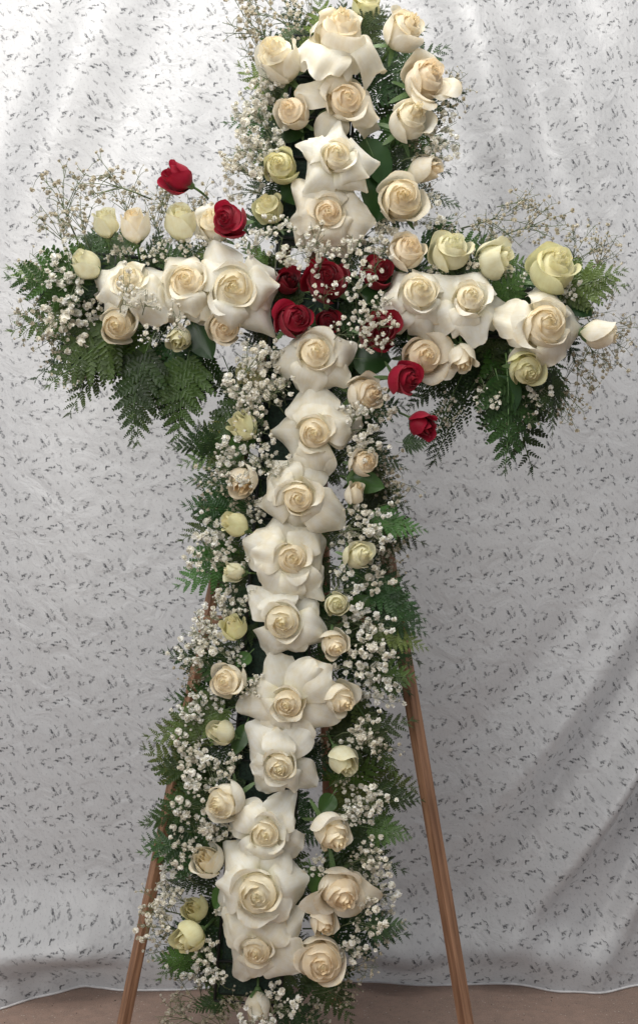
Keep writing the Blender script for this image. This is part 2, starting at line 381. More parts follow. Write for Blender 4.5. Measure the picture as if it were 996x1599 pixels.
def reflex_petal(rg, phi, L, W, z0, back, nu=13, nv=12, star=False):
    a1, a2 = rg.uniform(0, 6), rg.uniform(0, 6)
    p, q = rg.uniform(0.26, 0.58), rg.choice([1.0, 1.15, 1.3, 1.6, 2.0])
    rip = rg.uniform(.8, 2.0) * L / 2.0
    if star: p, q = 0.62, 1.0
    crease = rg.uniform(-0.22, 0.26); edge = rg.uniform(0.05, 0.42); lift = rg.uniform(0.10, 0.55)
    skew = rg.uniform(-0.22, 0.22); tipc = rg.uniform(-0.05, 0.5)
    cu, su = math.cos(phi), math.sin(phi)
    def f(u, v):
        g = 0.34 + 0.66 * math.sin(math.pi / 2 * min(v / 0.62, 1)) ** 0.9 - 0.16 * max(0, v - 0.7) / 0.3
        s = 0.28 + (L - 0.28) * v * (1 - p * abs(u) ** q * (0.25 + 0.75 * v))
        t = u * W * g + skew * v * v * L * 0.5
        z = z0 + lift * math.sin(math.pi * min(v * 1.1, 1)) - back * v ** 2.2
        z += crease * (1 - abs(u)) * v - edge * abs(u) ** 2.6 * (0.3 + 0.7 * v)
        z -= tipc * 0.35 * max(0, v - 0.75) / 0.25 * (1 - 0.5 * abs(u))
        z += rip * 0.10 * math.sin(3.6 * u + a1 + 2 * v) * v * v + rip * 0.055 * math.sin(9 * u + a2 + 3 * v) * v ** 3
        s += rip * 0.035 * math.sin(7 * u + a1) * v ** 3; t += rip * 0.03 * math.sin(6 * v + a2) * u
        return (s * cu - t * su, s * su + t * cu, z)
    return f, nu, nv
CREAM = ((0.90, 0.878, 0.785), (0.92, 0.80, 0.55)); WHITE = ((0.91, 0.90, 0.83), (0.91, 0.82, 0.58))
PEACH = ((0.885, 0.845, 0.74), (0.92, 0.77, 0.53)); GREENY = ((0.79, 0.79, 0.50), (0.86, 0.81, 0.54)); PALEG = ((0.80, 0.79, 0.60), (0.86, 0.84, 0.60))
RED = ((0.40, 0.008, 0.038), (0.26, 0.005, 0.018)); DRED = ((0.27, 0.005, 0.02), (0.17, 0.003, 0.01))
def rose(i, px, py, wd, face, kind, tint, label, depth=None, span=None, aspect=1.0, nback=None, loose=False, star=False):
    rg = random.Random(1000 + i)
    if depth is None: depth = {'open': -0.095, 'half': -0.080, 'bud': -0.070}[kind]
    fx, fz = face
    if kind == 'open': fx += rg.uniform(-.16, .16); fz += rg.uniform(-.14, .16)
    fy = math.sqrt(max(0.02, 1 - fx*fx - fz*fz))
    ax = Vector((fx, -fy, fz)).normalized()
    k = (CAMD + depth) / CAMD / 1000
    s = wd / 2 * k
    loc = P(px, py, depth)
    rt = empty('rose', frame(ax, rg.uniform(0, 6.28), loc, s))
    catg = {'open': 'open roses with folded-back petals', 'half': 'half-open roses', 'bud': 'rose buds'}[kind]
    if tint in (RED, DRED): catg = 'red roses'
    tag(rt, label, 'rose', catg)
    red = tint in (RED, DRED)
    def add(f, t, jitter=0.03, name='petal'):
        o = obj(name, grid_mesh(name, f[0], f[1], f[2], PETAL), rt)
        j = 1 + rg.uniform(-jitter, jitter)
        t = max(0, min(1, t))
        c = [(tint[0][q] * t + tint[1][q] * (1 - t)) * j for q in range(3)]
        o.color = (*c, 1); return o
    N = {'open': 14, 'half': 17, 'bud': 11}[kind]
    N += rg.choice([-3, -2, 0, 0, 1]); dv = rg.uniform(-.05, .09); hv = rg.uniform(.75, 1.35)
    phi = rg.uniform(0, 6.28)
    hgt = {'open': 0.78, 'half': 1.0, 'bud': 1.5}[kind] * aspect
    bot = {'open': -0.85, 'half': -1.15, 'bud': -1.0}[kind]
    env = []
    for n in range(N):
        t = n / (N - 1)
        last = n >= N - 3
        if kind == 'bud':
            Rr = 0.10 + 0.88 * t ** 0.75; top = hgt * (1.0 - 0.10 * t) + rg.uniform(-.06, .06)
            opn = 0.55 + 0.02 * n + 0.25 * (t > .8) * rg.random(); curl = 0.02 + 0.20 * max(0, t - .5) * 2 * rg.random(); wdt = 1.75 - 0.35 * t
        elif kind == 'half':
            Rr = 0.10 + 0.84 * t ** 0.80; top = hgt * hv * (1.02 - 0.50 * t ** 1.1) + rg.uniform(-.06, .06)
            opn = 0.36 + dv + 0.42 * t + rg.uniform(-.03, .08) + (.14 if last else 0); curl = 0.035 + (0.16 * rg.uniform(.3, 1.2) if last else 0.05 * t); wdt = 1.75 - 0.5 * t
        else:
            Rr = 0.10 + 0.86 * t ** 0.82; top = hgt * hv * (1.05 - 0.52 * t ** 1.1) + rg.uniform(-.06, .06)
            opn = 0.38 + dv + 0.38 * t + rg.uniform(-.03, .08) + (.16 if last else 0); curl = 0.035 + (0.24 * rg.uniform(.3, 1.3) if last else 0.05 * t); wdt = 1.75 - 0.5 * t
        env.append((Rr * opn * 0.97, top))
        flop = 0.0
        if kind == 'half' and last and (loose or rg.random() < 0.15): flop = rg.uniform(0.2, 0.5) * (1.0 if loose else .5)
        add(cup_petal(rg, phi, Rr, top, opn, curl, wdt, flop=flop, bottom=bot), (t ** 1.25))
        phi += R(137.5) + rg.uniform(-.25, .25)
    if kind == 'open':
        ratio = (span / wd) * 1.12 if span else 2.2
        n1, n2 = rg.choice([2, 3]), rg.choice([4, 4, 5])
        if nback: n2 = nback
        p0 = rg.uniform(0, 6.28)
        for n in range(n1):
            add(reflex_petal(rg, p0 + n * 6.283 / n1 + rg.uniform(-.5, .5), ratio * rg.uniform(0.72, 0.90), ratio * rg.uniform(0.36, 0.46), -0.30, rg.uniform(0.1, 0.6), star=star), 1.0, 0.025)
        for n in range(n2):
            add(reflex_petal(rg, p0 + 0.6 + n * 6.283 / n2 + rg.uniform(-.25, .25), ratio * rg.uniform(0.90, 1.14), ratio * rg.uniform(0.38, 0.54), -0.55 - 0.28 * (n % 2), rg.uniform(0.2, 0.9), star=star), 1.0, 0.025)
    elif kind == 'half' and loose:
        for n in range(2):     # loose guard petals
            add(cup_petal(rg, rg.uniform(0, 6.28), 1.0, hgt * 0.55, 1.2, 0.3, 0.85, flop=rg.uniform(.2, .6), bottom=bot), 1.0)
    if kind != 'bud':      # added dome fills the cup and keeps gaps between petals from going dark
        env.sort(); rr_ = [e[0] for e in env]
        def hf_(u, v):
            r0 = v * rr_[-3]; k = max([q for q in range(len(rr_)) if rr_[q] <= r0] or [0]); lo = env[k]; hi = env[min(k + 1, len(env) - 1)]
            zt = lo[1] + (hi[1] - lo[1]) * max(0, min(1, (r0 - lo[0]) / max(1e-4, hi[0] - lo[0])))
            a = math.pi * u
            return (r0 * math.cos(a), r0 * math.sin(a), zt - 0.22 - 0.12 * v + 0.03 * math.sin(3 * a + 14 * v))
        add((hf_, 20, 8), 0.35, name='heart_fill')
    # calyx, sepals and stem
    v2, f2 = [], []
    tube(v2, f2, [Vector((0, 0, bot - .30)), Vector((0, 0, bot - .22)), Vector((0, 0, bot - .02)), Vector((0, 0, bot + 0.12))], [0.10, 0.2, 0.27, 0.24], 10)
    cx = obj('calyx', mesh('calyx', v2, f2, CALYX), rt)
    for n in range(5):
        a = n * 6.283 / 5 + rg.uniform(-.2, .2); out = rg.uniform(0.2, 0.9) if kind != 'bud' else rg.uniform(0.0, 0.35); Ls = rg.uniform(.7, 1.0) * (1.0 if kind == 'bud' else .55)
        def sf(u, v):
            r = 0.24 + (0.75 - 0.3 * v) * math.sin(v * 1.5) * (0.95 if kind == 'bud' else 1.05) + out * v * v * .6
            z = bot - 0.0 + Ls * v * (1 - 0.5 * out * v) if kind == 'bud' else bot - 0.25 * v * (1 + out)
            ta = u * (0.19 if kind == 'bud' else 0.12) * (1 - v) ** 0.7 * (1 + v)
            return (r * math.cos(a) - ta * math.sin(a), r * math.sin(a) + ta * math.cos(a), z)
        obj('sepal', grid_mesh('sepal', sf, 2, 5, CALYX), cx)
    v2, f2 = [], []; bx, by = rg.uniform(-.3, .3), rg.uniform(-.3, .3)
    # the stem turns from the head's own axis into the foam
    inv = rt.matrix_world.inverted().to_3x3(); back = (inv @ Vector((0, 1, 0))).normalized()
    toc = Vector((478 - 0.083 * (py - 468) - px, 0, 0)); 
    p = Vector((0, 0, bot - .28)); pts = [p.copy()]; d = Vector((0, 0, -1))
    for q in range(5):
        d = (d + back * 0.30).normalized(); p = p + d * 0.36; pts.append(p.copy())
    tube(v2, f2, pts, 0.085, 7)
    obj('stem', mesh('stem', v2, f2, STEM), rt)
    return rt

# (px, py, width, (face x, face up), kind, tint, ref, label, extras)
OPEN = [
 (530, 50, 84, (.05, .55), CREAM, 'the topmost open rose', 'tall cream rose with folded-back lower petals, at the very top of the centre column', dict(span=140, depth=-.10, aspect=1.5)),
 (540, 155, 68, (.08, .15), PEACH, 'the second open rose from the top', 'peach-centred rose with folded-back petals, second from the top of the centre column', dict(span=128)),
 (526, 243, 58, (.08, .10), WHITE, 'the white star-shaped rose', 'whitest rose with long star-like pointed petals, third from the top of the centre column', dict(span=132, depth=-.115, nback=5, aspect=1.4, star=True)),
 (513, 333, 56, (.02, .0), PEACH, 'the open rose above the red roses', 'beige open rose speckled with baby\'s breath, just above the dark red roses', dict(span=128)),
 (203, 440, 58, (-.1, .2), WHITE, 'the leftmost open rose', 'white open rose with wide petals, leftmost open rose of the left arm', dict(span=128)),
 (292, 440, 64, (-.05, .1), CREAM, 'the middle open rose of the left arm', 'cream open rose in the middle of the left arm between two wider ones', dict(span=118)),
 (365, 450, 80, (.05, .05), WHITE, 'the big open rose of the left arm', 'big pearly open rose of the left arm, nearest the dark red roses', dict(span=150, depth=-.105)),
 (653, 460, 66, (-.05, .1), WHITE, 'the innermost open rose of the right arm', 'cream open rose with a tall twisted centre, innermost of the right arm', dict(span=122, aspect=1.3)),
 (733, 466, 62, (.05, .1), WHITE, 'the middle open rose of the right arm', 'cream open rose with broad round petals, middle of the right arm', dict(span=136)),
 (850, 508, 84, (.2, .05), CREAM, 'the outermost open rose of the right arm', 'large cream open rose near the tip of the right arm', dict(span=150, depth=-.10)),
 (492, 553, 66, (.0, .05), CREAM, 'the open rose below the red roses', 'cream open rose with a swirled peach centre, directly below the dark red roses', dict(span=122, aspect=1.2)),
 (491, 676, 62, (-.05, .05), CREAM, 'the open rose left of the lowest red rose', 'cream open rose with a deep yellow centre, level with the lowest red rose', dict(span=146)),
 (466, 778, 66, (.0, .05), CREAM, 'the third open rose below the red roses', 'cream open rose with one petal stretched to the right, third below the dark red roses', dict(span=134)),
 (456, 872, 62, (.05, .0), CREAM, 'the fourth open rose below the red roses', 'cream open rose with ruffled white petals and amber centre, fourth below the dark red roses', dict(span=142)),
 (442, 970, 64, (-.05, .05), WHITE, 'the fifth open rose below the red roses', 'white open rose with a tall pale centre, fifth below the dark red roses', dict(span=138, aspect=1.3)),
 (450, 1097, 56, (.0, -.05), CREAM, 'the sixth open rose below the red roses', 'cream open rose whose big petals rise above its small peach centre', dict(span=150)),
 (437, 1196, 58, (.0, -.15), WHITE, 'the seventh open rose below the red roses', 'white open rose with two raised petals, fourth from the bottom of the column', dict(span=124)),
 (415, 1303, 62, (.0, .0), WHITE, 'the third open rose from the bottom', 'white open rose partly tucked under its neighbours, third from the bottom of the centre column', dict(span=124)),
 (403, 1394, 82, (.0, -.05), WHITE, 'the second open rose from the bottom', 'largest white open rose of the lower column, second from the bottom', dict(span=150, depth=-.11, aspect=1.2)),
 (402, 1483, 54, (.0, -.05), CREAM, 'the bottom open rose', 'cream open rose with an orange heart and four spread petals, bottom of the centre column', dict(span=144)),
]
SIDE = [
 ('half', 437, 95, 70, (-.35, .45), WHITE, 'the loose rose at the upper left', 'loose white rose with crumpled petals, left of the topmost rose', dict(aspect=1.25)),
 ('half', 458, 177, 54, (-.35, .1), PEACH, 'the small peach rose at the upper left', 'small peach rose left of the second open rose from the top', {}),
 ('half', 438, 261, 56, (-.1, .05), GREENY, 'the yellow-green rose at the upper left', 'yellow-green rose left of the white star-shaped rose', {}),
 ('half', 632, 45, 66, (.5, .45), CREAM, 'the upper right corner rose', 'smooth cream rose turned right, beside the topmost rose', dict(aspect=1.15)),
 ('half', 664, 122, 70, (.45, .25), PEACH, 'the rose turned right at the upper right', 'pink-edged cream rose with loose petals turned right, below the upper right corner rose', dict(aspect=1.1, loose=True)),
 ('half', 638, 186, 68, (.3, .2), WHITE, 'the dull white rose at the upper right', 'dull greyish white rose right of the white star-shaped rose', {}),
 ('half', 627, 311, 78, (.05, -.05), CREAM, 'the round rose at the upper right', 'large round cream rose right of the beige open rose', {}),
 ('bud', 658, 266, 46, (.85, -.05), PEACH, 'the bud above the round rose', 'cream rose bud pointing right above the large round rose', dict(depth=-.055)),
 ('half', 421, 326, 46, (-.3, .45), GREENY, 'the green-yellow rose above the red ones', 'small green-yellow rose right of the red rose half hidden in baby\'s breath', dict(depth=-.06)),
 ('half', 573, 6, 48, (.1, .6), GREENY, 'the rose cut by the top edge', 'greenish rose cut off by the top edge of the photo', dict(depth=-.05)),
 ('bud', 166, 352, 42, (-.05, .85), PALEG, 'the leftmost upright bud', 'upright greenish bud, leftmost of the pair on the left arm', dict(aspect=.8)),
 ('bud', 211, 356, 50, (-.05, .83), CREAM, 'the right bud of the upright pair', 'upright cream bud, right one of the pair on the left arm', dict(aspect=.8)),
 ('bud', 283, 352, 52, (.0, .83), PALEG, 'the upright rose with a frayed tip', 'upright pale rose with a frayed green tip, below the outlying red rose', dict(aspect=.8)),
 ('half', 334, 350, 58, (-.1, .5), WHITE, 'the white rose behind the red one', 'white rose half hidden behind the red rose on the left arm', dict(depth=-.06)),
 ('bud', 137, 414, 48, (-.55, .60), PALEG, 'the green-tipped bud at the left tip', 'pale rose bud with a green tip at the left end of the left arm', dict(aspect=.75)),
 ('half', 184, 507, 66, (-.05, -.2), CREAM, 'the flat rose under the left arm', 'flat round cream rose under the left arm, beneath the leftmost open rose', {}),
 ('bud', 281, 530, 42, (-.15, -.55), PALEG, 'the bud under the left arm', 'small pale bud facing down under the middle of the left arm', dict(aspect=.7)),
 ('half', 351, 512, 54, (.05, -.2), PEACH, 'the peach rose under the left arm', 'peach rose with an orange lower edge under the big open rose', {}),
 ('half', 637, 391, 60, (.2, .35), PEACH, 'the cream rose beside the red centre', 'cream rose right of the dark red centre on top of the right arm', {}),
 ('half', 704, 389, 68, (.1, .5), PALEG, 'the tall rose on the right arm', 'tall cream rose with greenish edges standing on the right arm', dict(aspect=1.15)),
 ('bud', 768, 406, 56, (.75, .15), PALEG, 'the greenish rose seen from its side', 'greenish white rose seen from its side on top of the right arm', dict(aspect=.8, depth=-.06)),
 ('half', 865, 415, 80, (.2, .55), GREENY, 'the big yellow-green rose', 'big ruffled yellow-green rose on top of the right arm near its tip', {}),
 ('bud', 930, 521, 48, (.93, -.12), CREAM, 'the bud at the right tip', 'smooth closed cream bud pointing right at the tip of the right arm', dict(aspect=.95)),
 ('half', 822, 577, 58, (.15, -.35), GREENY, 'the yellow-centred rose under the right arm', 'cream rose with a yellow centre hanging under the tip of the right arm', dict(aspect=1.0)),
 ('bud', 722, 556, 44, (.05, -.85), CREAM, 'the closed bud under the right arm', 'closed smooth cream bud hanging down under the right arm', dict(aspect=.8)),
 ('half', 660, 556, 66, (.2, -.1), PEACH, 'the rose above the glossy red rose', 'loose cream rose just above the glossy red rose', dict(depth=-.07, loose=True)),
 ('half', 573, 614, 60, (.55, -.05), PEACH, 'the peach rose left of the glossy red rose', 'peach rose turned right, left of the glossy red rose', {}),
 ('half', 569, 722, 46, (.45, .15), PEACH, 'the small peach rose on the right side', 'small peach rose on the right side just below the lowest red rose', {}),
 ('bud', 553, 773, 34, (.35, .75), CREAM, 'the little upright bud', 'little upright cream bud touching the third open rose below the red roses', dict(aspect=.9)),
 ('half', 559, 867, 46, (.55, .15), PALEG, 'the pale green rose on the right side', 'pale green rose turned right beside the ruffled amber-centred rose', dict(aspect=1.1)),
 ('half', 525, 943, 40, (.1, .05), PALEG, 'the smallest rose on the right side', 'smallest round green-white rose on the right side above the easel crossbar', {}),
 ('half', 522, 1006, 48, (.25, -.25), CREAM, 'the rose level with the easel crossbar', 'cream rose facing down to the right, just below the easel crossbar', {}),
 ('half', 531, 1091, 54, (.5, -.3), CREAM, 'the cup-shaped rose on the right side', 'cup-shaped cream rose on the right side beside the small-hearted open rose', dict(aspect=1.15)),
 ('bud', 535, 1186, 48, (.45, -.6), PALEG, 'the green-tipped rose on the right side', 'white rose with a green tip facing down on the right side', dict(aspect=.75)),
 ('half', 517, 1298, 60, (.45, -.4), CREAM, 'the long rose on the lower right side', 'long cream rose facing down to the right, right of the tucked open rose', dict(aspect=1.25)),
 ('half', 532, 1390, 68, (.25, -.35), PEACH, 'the loose rose on the lower right side', 'loose dusky cream rose right of the largest open rose of the lower column', dict(loose=True)),
 ('bud', 504, 1438, 44, (.35, -.55), PEACH, 'the small bud on the lower right side', 'small dusky bud facing down between two larger roses at the lower right', dict(aspect=.65)),
 ('half', 502, 1501, 76, (.05, .0), PEACH, 'the round rose at the lower right', 'large round dusky rose at the lower right, beside the bottom open rose', {}),
 ('bud', 381, 668, 46, (-.6, .5), GREENY, 'the green-tipped rose under baby\'s breath', 'green-tipped rose sprinkled with baby\'s breath on the left side level with the lowest red rose', dict(aspect=.8)),
 ('half', 393, 585, 48, (-.1, .1), GREENY, 'the rose buried in baby\'s breath', 'yellowish rose almost buried in baby\'s breath left of the upper column', dict(depth=-.05)),
 ('bud', 378, 752, 52, (-.1, -.55), PEACH, 'the pointed cream bud on the left side', 'pointed cream bud covered in baby\'s breath on the left side', dict(aspect=.65)),
 ('bud', 370, 820, 40, (-.78, .42), GREENY, 'the yellow bud on the left side', 'yellow bud pointing up to the left on the left side', dict(aspect=.85)),
 ('bud', 368, 893, 32, (-.93, .1), PALEG, 'the small sideways bud', 'small pale yellow bud lying sideways on the left side', dict(aspect=.8)),
 ('bud', 365, 980, 42, (-.2, .75), GREENY, 'the bright green-tipped bud', 'upright bud with a bright green tip on the left side', dict(aspect=.6)),
 ('half', 355, 1064, 58, (-.35, .1), CREAM, 'the smooth cream rose on the left side', 'smooth cream rose on the left side above the wooden leg', {}),
 ('bud', 347, 1145, 44, (-.75, .35), PALEG, 'the greenish bud on the lower left', 'greenish white bud pointing left on the lower left side', dict(aspect=.7)),
 ('half', 352, 1252, 62, (-.45, -.05), WHITE, 'the big white rose on the lower left', 'big white rose turned left, left of the tucked open rose', dict(aspect=1.15)),
 ('bud', 322, 1343, 56, (-.3, .55), WHITE, 'the folded white rose on the lower left', 'folded white rose on the lower left above two yellow-green ones', dict(aspect=.5)),
 ('bud', 303, 1419, 44, (-.3, .45), GREENY, 'the upper yellow-green rose at the lower left', 'small yellow-green rose behind another one at the lower left', dict(depth=-.045, aspect=.6)),
 ('bud', 296, 1465, 54, (-.6, -.2), GREENY, 'the lower yellow-green rose at the lower left', 'yellow-green rose with one hanging petal, lowest on the left side', dict(aspect=.6)),
 ('bud', 402, 1570, 44, (.0, -.85), WHITE, 'the bud below the bottom open rose', 'pale bud hanging straight down below the bottom open rose', dict(depth=-.05, aspect=.7)),
]
REDS = [
 ('bud', 277, 278, 50, (-.75, .30), RED, 'the outlying red rose', 'single crimson rose standing out alone above the left arm', dict(aspect=.62)),
 ('half', 357, 343, 56, (-.40, .05), RED, 'the red rose on the left arm', 'crimson rose turned left on top of the left arm', dict(aspect=1.15, depth=-.11)),
 ('half', 510, 438, 74, (.0, .15), DRED, 'the big dark red centre rose', 'largest dark red rose in the heart of the cross', dict(depth=-.09)),
 ('half', 588, 426, 52, (.35, .25), DRED, 'the dark red rose behind baby\'s breath', 'dark red rose behind baby\'s breath at the upper right of the heart of the cross', dict(depth=-.065)),
 ('half', 460, 499, 60, (.25, .05), RED, 'the bright red rose left of the heart', 'bright red oval rose at the left of the heart, next to the big open rose', dict(depth=-.095, aspect=1.1)),
 ('half', 512, 500, 40, (.1, -.25), DRED, 'the small deep-set red rose', 'small deep-set dark red rose just above the open rose below the heart', dict(depth=-.05)),
 ('half', 592, 519, 64, (.15, -.05), DRED, 'the red rose under baby\'s breath', 'dark red rose under baby\'s breath at the lower right of the heart of the cross', dict(depth=-.09)),
 ('half', 634, 591, 54, (.60, -.1), RED, 'the glossy red rose', 'glossy crimson rose turned right under the right arm', dict(aspect=1.05, depth=-.1)),
 ('bud', 658, 663, 44, (.62, -.45), RED, 'the lowest red rose', 'crimson bud pointing down to the right, lowest of the red roses', dict(aspect=.7)),
 ('bud', 446, 442, 40, (.3, .2), DRED, 'the red rose behind the big open rose', 'dark red rose mostly hidden behind the big open rose of the left arm', dict(depth=-.045)),
]
LM = []     # landmarks for wording: (px, py, phrase)
n = 0
for (px, py, wd, face, tint, ref, lab, kw) in OPEN:
    rose(n, px, py, wd, face, 'open', tint, lab, **kw); LM.append((px, py, ref)); n += 1
for (kd, px, py, wd, face, tint, ref, lab, kw) in SIDE + REDS:
    rose(n, px, py, wd * 1.0, face, kd, tint, lab, **kw); LM.append((px, py, ref)); n += 1

# ------------------------------------------------------------------ wording for the greenery, by what it grows beside
USED = set()
def place_words(px, py, heads):
    near = sorted(LM, key=lambda l: (l[0] - px) ** 2 + (l[1] - py) ** 2)
    for (lx, ly, ref) in near[:7]:
        dx, dy = px - lx, py - ly
        a = math.degrees(math.atan2(-dy, dx)) % 360
        if math.hypot(dx, dy) < 22: ws = ['beside']
        else: ws = [['right of', 'above and right of', 'above', 'above and left of', 'left of', 'below and left of', 'below', 'below and right of'][int((a + 22.5) // 45) % 8]]
        for hd in heads:
            for w_ in ws:
                s = '%s %s %s' % (hd, w_, ref)
                if s not in USED and len(s.split()) <= 16: USED.add(s); return s
    s = '%s %s %s' % (heads[0], 'between other greenery near', near[0][2]); USED.add(s); return s

# ------------------------------------------------------------------ ferns
def pinna_mesh(seed, npair=9, slim=1.0):
    rg = random.Random(seed); vs, fs = [], []
    def bend(x, y, z=0.0): return (x, y, z - 0.10 * y * y + 0.02 * math.sin(7 * y + seed))
    # midrib
    m = 6; b = 0
    for k in range(m + 1):
        y = k / m; w_ = 0.018 * (1 - 0.8 * y); vs.append(bend(-w_, y, .006)); vs.append(bend(w_, y, .006))
    for k in range(m): fs.append((2*k, 2*k+1, 2*k+3, 2*k+2))
    for k in range(npair):
        s = 0.05 + 0.88 * k / (npair - 1)
        for sd in (-1, 1):
            l = (0.215 * (1 - s) ** 0.75 + 0.055) * rg.uniform(.88, 1.08) * slim; wv = min(0.060, l * 0.40) * rg.uniform(.9, 1.15)
            ang = R(52 - 22 * s) + rg.uniform(-.08, .08); zt = rg.uniform(-.03, .05)
            d = (math.sin(ang) * sd, math.cos(ang)); nrm = (math.cos(ang) * sd, -math.sin(ang))
            y0 = s + (0.02 if sd > 0 else -0.01)
            out = [(0, .35), (.22, 1.0), (.36, .72), (.50, .98), (.62, .6), (.75, .72), (.86, .32), (1, 0)]
            b = len(vs)
            vs.append(bend(0, y0, 0.004))
            mids = [bend(d[0]*l*t_, y0 + d[1]*l*t_, zt * t_) for t_ in (.33, .66, 1.0)]
            vs.extend(mids)
            for sg in (1, -1):
                bb = len(vs)
                for (t_, q) in out[:-1]:
                    vs.append(bend(d[0]*l*t_ + nrm[0]*wv*q*sg, y0 + d[1]*l*t_ + nrm[1]*wv*q*sg, zt * t_ + 0.02 * q))
                if sg > 0:
                    fs.append((b, bb, bb+1, bb+2, b+1)); fs.append((b+1, bb+2, bb+3, bb+4, b+2)); fs.append((b+2, bb+4, bb+5, bb+6, b+3))
                else:
                    fs.append((b, b+1, bb+2, bb+1, bb)); fs.append((b+1, b+2, bb+4, bb+3, bb+2)); fs.append((b+2, b+3, bb+6, bb+5, bb+4))
    return mesh('pinna', vs, fs, FERN, False)
PIN = [pinna_mesh(s, 8) for s in range(4)]
PINS = [pinna_mesh(10 + s, 6, 0.95) for s in range(2)]
def frond_proto(seed, bend, side, width, npair=9, narrow=False):
    rg = random.Random(50 + seed)
    def rp(s): return Vector((side * s * s, s, -bend * s * s))
    rt = bpy.data.objects.new('fern_frond', None); rt.empty_display_size = .02
    v2, f2 = [], []; tube(v2, f2, [rp(-0.05 + 1.05 * k / 8) for k in range(9)], [0.009 * (1 - 0.75 * k / 8) for k in range(9)], 5)
    kids = [(bpy.data.objects.new('rachis', mesh('rachis', v2, f2, STEM)))]
    for k in range(npair):
        s = 0.20 + 0.77 * k / (npair - 1)
        for sd in (-1, 1):
            l = width * ((1 - s) / 0.8) ** (0.85 if not narrow else 0.6) * rg.uniform(.88, 1.1) + 0.045
            if k == 0: l *= 0.85
            ang = R(66 - 30 * s) + rg.uniform(-.09, .09)
            t = (rp(s + .01) - rp(s - .01)).normalized(); up = Vector((0, 0, 1)); xx = t.cross(up).normalized(); zz = xx.cross(t)
            d = (t * math.cos(ang) + xx * math.sin(ang) * sd)
            zz = (zz + d * rg.uniform(-.15, .25) + xx * rg.uniform(-.25, .25)).normalized()
            X = d.cross(zz).normalized(); Z = X.cross(d)
            M = Matrix((X, d, Z)).transposed().to_4x4() @ Matrix.Diagonal((l * (1.15 if not narrow else 1.0), l, l, 1)); M.translation = rp(s) + t * (0.012 * sd)
            o = bpy.data.objects.new('pinna', rg.choice(PINS if (narrow or l < .15) else PIN)); o.matrix_basis = M; kids.append(o)
    tp = bpy.data.objects.new('pinna', PINS[0]); M = Matrix.Diagonal((.07, .08, .07, 1)); M.translation = rp(.97); tp.matrix_basis = M; kids.append(tp)
    for o in kids: o.parent = rt
    return rt, kids
FR = [frond_proto(0, .10, .05, .40), frond_proto(1, .28, -.10, .36), frond_proto(2, -.05, .14, .44, 8), frond_proto(3, .40, .06, .38), frond_proto(4, .18, -.2, .34, 10)]
NARROW = [frond_proto(6, .1, .12, .17, 17, True), frond_proto(7, .2, -.15, .15, 17, True)]
frg = random.Random(7)
GREENS = {'d': (0.028, 0.070, 0.020), 'm': (0.062, 0.135, 0.030), 'l': (0.14, 0.235, 0.07)}
def frond(bx, by, tx, ty, y0=0.0, y1=-0.02, tone='d', narrow=False, roll=None, heads=None, wide=1.0):
    pr = frg.choice(NARROW if narrow else FR)
    a = P(bx, by, y0); b = P(tx, ty, y1); d = b - a; L = d.length; d.normalize()
    nrm = Vector((frg.uniform(-.4, .4), -1, frg.uniform(-.2, .5)))
    X = d.cross(nrm).normalized(); Z = X.cross(d)
    m = Matrix((X, d, Z)).transposed()
    m = (m @ Matrix.Rotation(frg.uniform(-.5, .5) if roll is None else roll, 3, 'Y')).to_4x4() @ Matrix.Diagonal((L * wide, L, L, 1)); m.translation = a
    rt = pr[0].copy(); C.objects.link(rt); rt.matrix_world = m
    c = GREENS[tone]; j = frg.uniform(.7, 1.45); wm = frg.uniform(.8, 1.7); col = (c[0]*j*wm, c[1]*j, c[2]*j*.9, 1)
    for ch in pr[1]:
        o = ch.copy(); C.objects.link(o); o.parent = rt; o.color = col
    hd = heads or {'d': ['dark green fern frond', 'dark toothed fern frond', 'deep green lacy fern frond'], 'm': ['green fern frond', 'mid green lacy fern frond', 'green toothed fern frond'], 'l': ['bright green fern frond', 'light green lacy fern frond']}[tone]
    # worded by where the frond's outer half shows
    tag(rt, place_words((bx + 2 * tx) / 3, (by + 2 * ty) / 3, hd), 'fern frond', 'fern fronds of the flower cross')
    return rt
